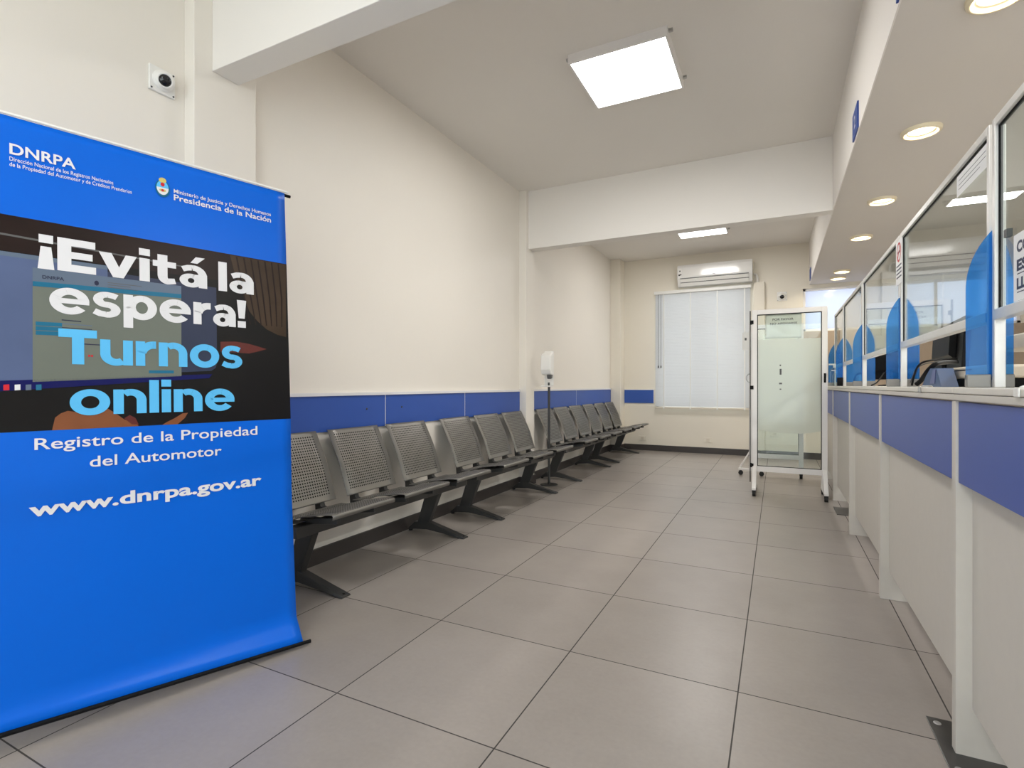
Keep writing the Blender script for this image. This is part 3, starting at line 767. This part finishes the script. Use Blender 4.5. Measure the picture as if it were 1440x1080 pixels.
# floor plate below the second fin
pl = thing('floor_box_plate', (.55, 1.90, 0), 'dark steel access plate on the floor at the foot of the counter', 'plate')
part('plate', MB().box(.408, .80, 1.745, 2.02, 0, .004).box(.408, .80, 1.60, 1.735, 0, .004), M['plate'], pl, .001)
for (x, y) in ((.43, 1.99), (.43, 1.775), (.43, 1.70)):
    part('screw', MB().lathe((x, y, .004), [(.010, 0), (.009, .002), (.005, .0025), (0, .001)], (0, 0, 1), 14), M['steel'], pl)
pl2 = thing('floor_box_plate', (.47, 5.0, 0), 'far dark floor plate beside the rolling glass screen foot', 'plate')
part('plate', MB().box(.42, .62, 4.86, 5.16, 0, .004), M['plate'], pl2, .001)

# glass screens on the counter
GX = .53; GT = 1.735; GB = 1.195
posts = [.66, 1.865, 3.055, 4.30, 5.48, 6.25]
gl_lab = ['nearest framed glass counter screen carrying a white paper notice', 'framed glass counter screen with a paper strip at its top corner',
          'framed glass counter screen left of the no smoking notice', 'fourth framed glass counter screen from the right edge', 'farthest framed glass counter screen']
for i in range(5):
    y0, y1 = posts[i]+.012, posts[i+1]-.012
    t = thing('glass_screen', (GX, (y0+y1)/2, 1.014), gl_lab[i], 'glass screen', 'framed glass screens on the counter')
    for y in (y0, y1-.018): part('post', MB().box(GX-.012, GX+.012, y, y+.018, 1.0145, GT), M['alu'], t, .002)
    part('top_rail', MB().box(GX-.012, GX+.012, y0+.0185, y1-.0185, GT-.022, GT), M['alu'], t, .002)
    part('bottom_rail', MB().box(GX-.014, GX+.014, y0+.0185, y1-.0185, GB, GB+.028), M['alu'], t, .002)
    part('gasket', MB().box(GX-.004, GX+.004, y0+.0186, y0+.0226, GB+.028, GT-.022).box(GX-.004, GX+.004, y1-.0226, y1-.0186, GB+.028, GT-.022).box(GX-.004, GX+.004, y0+.0226, y1-.0226, GT-.026, GT-.022), M['black'], t)
    part('pane', MB().box(GX-.002, GX+.002, y0+.0226, y1-.0226, GB+.028, GT-.026), M['glass'], t)
    if i == 0:
        part('rail_clip', MB().box(GX-.018, GX-.012, 1.60, 1.625, GB+.006, GB+.024), M['pgold'], t)
        part('glass_clip', MB().box(GX-.008, GX+.004, 1.765, 1.785, 1.40, 1.42), M['dsteel'], t)
dv_lab = ['nearest and largest blue arched acrylic divider on the counter', 'blue arched divider below the no smoking notice', 'third blue arched divider from the right', 'fourth blue arched divider, small, near the sanitizer bottles', 'farthest blue arched divider']
for i, y in enumerate(posts[1:]):
    t = thing('acrylic_divider', (GX, y, 1.014), dv_lab[i], 'divider', 'blue arched counter dividers')
    hw = .064; ztop = 1.452; zs = 1.285
    rise = ztop-zs; R_ = (hw*hw+rise*rise)/(2*hw); kr = .55 if i == 0 else 1.0
    arc_ = [(R_-math.sqrt(R_*R_-(rise*k_/10)**2), zs+rise*k_/10) for k_ in range(1, 10)]
    out = [(GX-hw, 1.035), (GX+hw*kr, 1.035), (GX+hw*kr, zs)] + [(GX+(hw-d_)*kr, z_) for d_, z_ in arc_] + [(GX, ztop)] + [(GX-(hw-d_), z_) for d_, z_ in arc_[::-1]] + [(GX-hw, zs)]
    part('arched_sheet', MB().prism(out, y-.003, y+.003, 'y'), M['blueglass'], t)
    part('metal_foot', MB().box(GX-hw, GX-.0125, y-.012, y+.012, 1.0145, 1.05).box(GX+.0125, GX+hw*kr, y-.012, y+.012, 1.0145, 1.05), M['plate2'], t, .002)

# notices on the glass
def gf(x, y, off): return (GX-.0035-off, -x, y)
def notice(name, y0, y1, z0, z1, label, rows, extra=None, x=GX-.0035):
    t = thing(name, (x, (y0+y1)/2, z0), label, 'notice')
    part('sheet', MB().box(x, x+.0006, y0, y1, z0, z1), M['paper'], t)
    if rows:
        mb = MB()
        for (s, ya, yb, b_, cap, bold) in rows:
            if s == '_': mb.box(x-.0004, x-.0001, yb, ya, b_, b_+cap)
            else: put_text(mb, s, -ya, -yb, b_, cap, lambda X, Y, o: (x-.0004, -X, Y), 0, bold)
        part('printed_text', mb, M['navy'], t)
    return t
notice('paper_notice', 1.40, 1.735, 1.228, 1.392, 'white paper notice in large dark letters on the nearest glass screen',
       [('CON TURNO', 1.715, 1.43, 1.345, .028, .045), ('ESPERE SU', 1.715, 1.43, 1.300, .028, .045), ('_', 1.713, 1.45, 1.292, .0022, 0),
        ('LLAMADO', 1.715, 1.47, 1.255, .028, .045), ('_', 1.713, 1.48, 1.247, .0022, 0)])
notice('paper_strip', 1.91, 2.20, 1.635, 1.702, 'white paper strip at the top corner of the second glass screen',
       [('_', 2.18, 1.93, 1.683, .0014, 0), ('_', 2.18, 1.93, 1.668, .0014, 0), ('_', 2.18, 1.98, 1.655, .0014, 0)])
ns = notice('no_smoking_notice', 2.985, 3.125, 1.50, 1.71, 'white no smoking notice with red ring on the post between glass screens',
       [('_', 3.11, 3.0, 1.585-.018*k_, .007, 0) for k_ in range(4)], x=GX-.0145)
mb = MB(); cy_, cz_ = 3.055, 1.652
for i in range(28):
    a, b = 2*PI*i/28, 2*PI*(i+1)/28
    mb.add([(GX-.0152, cy_+r_*math.cos(q), cz_+r_*math.sin(q)) for r_, q in ((.047, a), (.047, b), (.036, b), (.036, a))], [(0, 1, 2, 3)])
mb.add([(GX-.0153, cy_+u, cz_+w) for u, w in ((-.034, .026), (-.026, .034), (.034, -.026), (.026, -.034))], [(0, 1, 2, 3)])
part('prohibition_ring', mb, M['pred'], ns)
part('cigarette_symbol', MB().box(GX-.0150, GX-.0146, cy_-.026, cy_+.026, cz_-.005, cz_+.005), M['navy'], ns)

# ------------------------------------------------------------------ things on the counter
ZT = 1.0145
# tilted monitor in second bay (seen from behind)
def monitor(x, y, yaw, tilt, w, h, zb, label, lean=0.0):
    t = thing('monitor', (x, y, ZT), label, 'monitor', 'black monitors on the counter')
    A = Matrix.Translation((x, y, ZT)) @ Matrix.Rotation(yaw, 4, 'Z')
    B = A @ Matrix.Translation((0, 0, zb)) @ Matrix.Rotation(tilt, 4, 'Y') @ Matrix.Rotation(lean, 4, 'X')
    def L(name, mb, mt, bev, mat4):
        mb.v = [tuple(mat4 @ Vector(v)) for v in mb.v]
        return part(name, mb, mt, t, bev)
    L('housing', MB().box(-.006, .022, -w/2, w/2, 0, h).prism([(-.006, h*.2), (-.006, h*.85), (-.035, h*.75), (-.035, h*.3)], -w*.32, w*.32, 'y'), M['black'], .003, B)
    L('display', MB().box(.0225, .0235, -w/2+.012, w/2-.012, .018, h-.012), M['lens'], 0, B)
    L('stand', MB().tube([(.0, 0, .01), (-.005, 0, zb*.5), (-.012, 0, zb+h*.4)], .014, 10).lathe((0, 0, 0), [(.08, 0), (.08, .008), (.03, .014), (0, .014)], (0, 0, 1)), M['black'], 0, A)
    return t
mon1 = monitor(.79, 3.47, math.radians(-4), math.radians(3), .74, .25, .078, 'black tilted monitor seen from behind in the gap under the second glass screen')
mon2 = monitor(.76, 4.80, math.radians(66), math.radians(0), .34, .24, .05, 'slim black monitor seen edge on beyond the second blue divider')
monitor(.86, 5.30, math.radians(5), math.radians(8), .45, .24, .06, 'dark monitor behind the fourth glass screen')
# blue tent box, beige printer
tb = solo('card_holder', MB().prism([(2.50, ZT), (2.80, ZT), (2.73, ZT+.045), (2.66, ZT+.074), (2.57, ZT+.072)], .552, .605, 'x').prism([(2.585, ZT+.012), (2.57, ZT+.068), (2.61, ZT+.069), (2.66, ZT+.012)], .550, .552, 'x', 1), [M['tent'], M['tent2']],
          (.58, 2.65, ZT), 'dark blue tent shaped card holder in front of the black monitor', 'holder', bevel=.002)
pr = thing('ticket_printer', (.68, 2.60, ZT), 'small beige ticket printer with dark base beside the nearest blue divider', 'printer')
part('base', MB().box(.622, .75, 2.30, 2.74, ZT, ZT+.030), M['black'], pr, .003)
part('housing', MB().box(.620, .75, 2.29, 2.75, ZT+.0305, ZT+.075), M['beige'], pr, .008)
part('paper_slot', MB().box(.6185, .621, 2.42, 2.62, ZT+.060, ZT+.064), M['black'], pr)
# shelf riser in near bay
rs = thing('shelf_riser', (.72, 2.0, ZT), 'white desk riser shelf behind the nearest glass screen', 'shelf')
part('shelf', MB().box(.60, .95, 1.60, 2.20, 1.125, 1.165), M['beige'], rs, .004)
for y in (1.66, 2.16): part('leg', MB().box(.61, .635, y-.012, y+.012, ZT, 1.1245), M['white'], rs, .002)
part('leg', MB().box(.90, .925, 2.148, 2.172, ZT, 1.1245), M['white'], rs, .002)
pt = thing('desk_partition', (1.25, 2.92, 0), 'blue office partition board behind the nearest glass screen', 'partition')
part('board', MB().box(1.14, 1.75, 2.91, 2.93, 0, 1.42), M['darkblue'], pt, .003)
part('edge_post', MB().box(1.125, 1.139, 2.905, 2.935, 0, 1.42), M['plight'], pt, .002)
# cables
def cable(pts, label, r=.0045, mt='black', parent=None):
    P_ = []
    for i in range(len(pts)-1):
        p0 = Vector(pts[max(i-1, 0)]); p1 = Vector(pts[i]); p2 = Vector(pts[i+1]); p3 = Vector(pts[min(i+2, len(pts)-1)])
        for k_ in range(8):
            s_ = k_/8; P_.append(.5*((2*p1)+(-p0+p2)*s_+(2*p0-5*p1+4*p2-p3)*s_*s_+(-p0+3*p1-3*p2+p3)*s_**3))
    P_.append(Vector(pts[-1]))
    if parent is not None: return part('cable', MB().tube(P_, r, 8), M[mt], parent)
    return solo('cable', MB().tube(P_, r, 8), M[mt], tuple(pts[0]), label, 'cable')
cable([(.585, 1.83, ZT+.006), (.58, 1.825, ZT+.04), (.58, 1.81, ZT+.075), (.583, 1.76, ZT+.115), (.585, 1.68, ZT+.155), (.59, 1.55, ZT+.165)], 'black cable curving up behind the nearest glass screen', .0055)
cable([(.555, 3.00, ZT+.006), (.56, 2.98, ZT+.05), (.565, 2.92, ZT+.095), (.60, 2.90, ZT+.115), (.74, 3.10, ZT+.13)], '', .0045, 'black', mon1)
cable([(.545, 2.86, ZT+.010), (.56, 2.84, ZT+.03), (.575, 2.78, ZT+.075), (.61, 2.80, ZT+.10), (.74, 3.10, ZT+.115)], '', .010, 'black', mon1)
cable([(.555, 3.06, ZT+.004), (.56, 3.02, ZT+.04), (.565, 2.96, ZT+.08), (.60, 2.93, ZT+.105), (.74, 3.12, ZT+.12)], '', .0025, 'grey', mon1)
cable([(.545, 4.10, ZT+.006), (.56, 4.12, ZT+.012), (.60, 4.25, ZT+.03), (.70, 4.66, ZT+.10)], '', .0045, 'black', mon2)
cable([(.56, 5.12, ZT+.007), (.57, 5.14, ZT+.06), (.59, 5.10, ZT+.10), (.66, 4.95, ZT+.11)], 'black cable arching beside the sanitizer bottles', .007)
solo('storage_box', MB().box(.57, .66, 4.90, 5.06, ZT, ZT+.085), M['beige'], (.61, 4.98, ZT), 'small beige box on the counter behind the fourth glass screen', 'box', bevel=.004)
# sanitizer bottles at the far end
def bottle(x, y, h, label, s=1.0):
    t = thing('sanitizer_bottle', (x, y, ZT), label, 'bottle', 'bottles at the far end of the counter')
    part('body', MB().lathe((x, y, ZT), [(.0, 0), (.034*s, 0), (.035*s, .01), (.035*s, h*.68), (.026*s, h*.80), (.012*s, h*.84), (.012*s, h*.86)], (0, 0, 1), 16), M['clearp'], t)
    part('pump', MB().cyl((x, y, ZT+h*.84), (x, y, ZT+h*.97), .011*s, 12).box(x-.045*s, x+.012*s, y-.009*s, y+.009*s, ZT+h*.97, ZT+h*1.04), M['white'], t)
bottle(.475, 5.72, .20, 'clear bottle with white pump standing at the far end of the counter')
bottle(.475, 5.56, .14, 'shorter clear pump bottle in front of the taller one', .8)
solo('pen_cup', MB().lathe((.49, 5.40, ZT), [(0, 0), (.022, 0), (.024, .075), (.021, .075), (.019, .005), (0, .005)], (0, 0, 1), 16), M['black'], (.49, 5.40, ZT), 'small black cup beside the clear bottles', 'cup')
# round push button overhanging the edge
for (y, lb) in ((2.22, 'small grey round push button on the counter edge below the black monitor'), (1.405, 'small white round push button on the counter edge at the right border')):
    t = thing('push_button', (.45, y, 1.0), lb, 'button')
    part('body', MB().lathe((.452, y, ZT), [(.016, 0), (.016, .003), (.010, .006), (0, .006)], (0, 0, 1), 18), M['steel' if y > 2 else 'white'], t)
    part('edge_clip', MB().box(.429, .4335, y-.013, y+.013, .996, 1.0155), M['steel' if y > 2 else 'white'], t, .003)

# ------------------------------------------------------------------ rolling glass screens
def roller(x0, x1, y, label, H=1.735, film=(.575, 1.452), feet=True, gusset=True, xfeet=False):
    t = thing('rolling_screen', ((x0+x1)/2, y, 0), label, 'screen')
    w = .045
    part('stile', MB().box(x0, x0+w, y-.02, y+.02, .075, H), M['whitemetal'], t, .003)
    part('stile', MB().box(x1-w, x1, y-.02, y+.02, .075, H), M['whitemetal'], t, .003)
    part('top_rail', MB().box(x0+w, x1-w, y-.02, y+.02, H-.045, H), M['whitemetal'], t, .003)
    part('bottom_rail', MB().box(x0+w, x1-w, y-.02, y+.02, .205, .255), M['whitemetal'], t, .003)
    gk = MB().box(x0+w, x0+w+.006, y-.008, y+.008, .255, H-.045).box(x1-w-.006, x1-w, y-.008, y+.008, .255, H-.045).box(x0+w, x1-w, y-.008, y+.008, H-.051, H-.045).box(x0+w, x1-w, y-.008, y+.008, .255, .260)
    part('gasket', gk, M['black'], t)
    part('pane', MB().box(x0+w, x1-w, y-.002, y+.002, .258, H-.048), M['glass'], t)
    # frosted film with a sagging lower edge
    fm = MB(); n_ = 16; v = []
    for i in range(n_+1):
        x = x0+w+.004 + (x1-x0-2*w-.008)*i/n_; s_ = math.sin(i/n_*PI)
        v += [(x, y-.0028, film[1]), (x, y-.0028, film[0]+.03*(1-s_)**1.5)]
    fm.add(v, [(2*i, 2*i+2, 2*i+3, 2*i+1) for i in range(n_)])
    part('frosted_film', fm, M['frost'], t)
    for xx in (x0+w/2, x1-w/2):
        if xfeet and xx > x0+w:
            lg = part('foot', MB().box(xx-.02, xx+.02, y-.02, y+.02, .052, .0745), M['whitemetal'], t, .003)
            part('caster', MB().cyl((xx-.014, y, .025), (xx+.014, y, .025), .025, 18).box(xx-.016, xx+.016, y-.012, y+.012, .03, .0515), M['rubber'], lg)
            continue
        if xfeet:
            lg = part('foot', MB().box(xx-.135, xx+.125, y-.018, y+.018, .055, .078), M['whitemetal'], t, .003)
            part('brace', MB().tube([(xx-.12, y, .08), (xx-.015, y, .27)], .009, 8), M['whitemetal'], t)
            for dx in (-.11, .105):
                part('caster', MB().cyl((xx+dx, y-.014, .025), (xx+dx, y+.014, .025), .025, 18).box(xx+dx-.012, xx+dx+.012, y-.016, y+.016, .03, .055), M['rubber'], lg)
            continue
        lg = part('foot', MB().prism([(y-.20, .055), (y-.20, .075), (y-.02, .26 if gusset else .10), (y+.02, .26 if gusset else .10), (y+.20, .075), (y+.20, .055)], xx-.018, xx+.018, 'x'), M['whitemetal'], t, .003)
        for yy in (y-.18, y+.18):
            part('caster', MB().cyl((xx-.014, yy, .025), (xx+.014, yy, .025), .025, 18).box(xx-.016, xx+.016, yy-.012, yy+.012, .03, .055), M['rubber'], lg)
    return t
fx0, fx1, fy = -.215, .405, 5.52
sc1 = roller(fx0, fx1, fy, 'white framed glass screen on casters with frosted film, in front')
part('latch', MB().box(fx1-.03, fx1-.012, fy-.026, fy-.02, 1.045, 1.13), M['black'], sc1, .002)
part('hinge_strip', MB().box(fx0-.020, fx0-.012, fy-.012, fy+.012, .10, 1.73), M['black'], sc1)
for z in (.26, 1.0, 1.62): part('hinge', MB().box(fx0-.014, fx0+.014, fy-.026, fy+.022, z-.018, z+.018), M['black'], sc1, .002)
part('ring_pull', MB().tube([(fx0-.02+(-.03)*math.sin(a*PI/10), fy, 1.09+.04*math.cos(a*PI/10)) for a in range(11)], .005, 8), M['steel'], sc1)
part('film_marks', MB().box(.02, .032, fy-.0045, fy-.003, 1.20, 1.215).box(.02, .036, fy-.0045, fy-.003, 1.12, 1.175).box(.015, .04, fy-.0045, fy-.003, 1.03, 1.045).box(.02, .034, fy-.0045, fy-.003, .98, .99), M['grey'], sc1)
sh = thing('paper_sign', (.05, fy+.008, 1.455), 'wrinkled translucent paper sign with two lines, taped behind the rolling screen glass', 'sign')
wv = MB(); v = []; n_ = 18; m_ = 10
for j in range(m_+1):
    for i in range(n_+1):
        x = -.10+.30*i/n_; z = 1.46+.225*j/m_
        v.append((x, fy+.008+.004*math.sin(8*i/n_+5*j/m_)*math.sin(3*j/m_+1), z))
wv.add(v, [(j*(n_+1)+i, j*(n_+1)+i+1, (j+1)*(n_+1)+i+1, (j+1)*(n_+1)+i) for j in range(m_) for i in range(n_)], 0, True)
so = part('sheet', wv, M['sheet'], sh); q_ = so.modifiers.new('solid', 'SOLIDIFY'); q_.thickness = .0004
mb = MB()
put_text(mb, 'POR FAVOR', -.04, .135, 1.628, .020, lambda x, y, o: (x, fy+.0028, y), 0, .02)
put_text(mb, 'NO APOYARSE', -.06, .165, 1.588, .020, lambda x, y, o: (x, fy+.0028, y), 0, .02)
part('printed_text', mb, M['grey'], sh)
roller(-.285, .255, 6.55, 'second white framed glass screen on casters, standing behind the first', H=1.70, film=(.56, 1.45), gusset=False, xfeet=True)
part_sign = thing('small_sign', (-.32, 6.535, 1.50), 'small white paper on the edge of the rear rolling screen', 'sign')
part('sheet', MB().box(-.355, -.245, 6.518, 6.5195, 1.42, 1.62), M['paper'], part_sign)
part('printed_mark', MB().box(-.33, -.31, 6.5172, 6.518, 1.53, 1.56), M['grey'], part_sign)

# ------------------------------------------------------------------ world, daylight, camera
W_ = bpy.data.worlds.new('sky'); scene.world = W_; W_.use_nodes = True
nt = W_.node_tree; bg = nt.nodes['Background']; bg.inputs[0].default_value = (.92, .945, 1.0, 1); bg.inputs[1].default_value = 4.0
def portal(x0, x1, z0, z1, y, ry):
    L = bpy.data.lights.new('window_portal', 'AREA'); L.shape = 'RECTANGLE'; L.size = x1-x0; L.size_y = z1-z0; L.cycles.is_portal = True
    o = bpy.data.objects.new('window_portal', L); C.objects.link(o); o.location = ((x0+x1)/2, y, (z0+z1)/2); o.rotation_euler = (ry, 0, 0)
portal(Sx0, Sx1, Sz0, Sz1, YB-.13, math.radians(90))
portal(Wx0, Wx1, Wz0, Wz1, YE+.13, math.radians(-90))
portal(Bx0, Bx1, Bz0, Bz1, YE+.13, math.radians(-90))

cam = bpy.data.cameras.new('camera'); co = bpy.data.objects.new('camera', cam); C.objects.link(co)
cam.sensor_width = 36; cam.sensor_fit = 'HORIZONTAL'; cam.lens = 740/1440*36; cam.shift_y = 2/1440; cam.clip_start = .02
co.location = (0, 0, 1.02); co.rotation_euler = (math.radians(90), 0, math.atan(373/740))
scene.camera = co
scene.view_settings.view_transform = 'Standard'; scene.view_settings.look = 'None'
scene.view_settings.gamma = 1; scene.view_settings.use_curve_mapping = False
scene.view_settings.exposure = 0.22
scene.cycles.max_bounces = 10; scene.cycles.transparent_max_bounces = 24; scene.cycles.diffuse_bounces = 6
scene.cycles.use_denoising = True
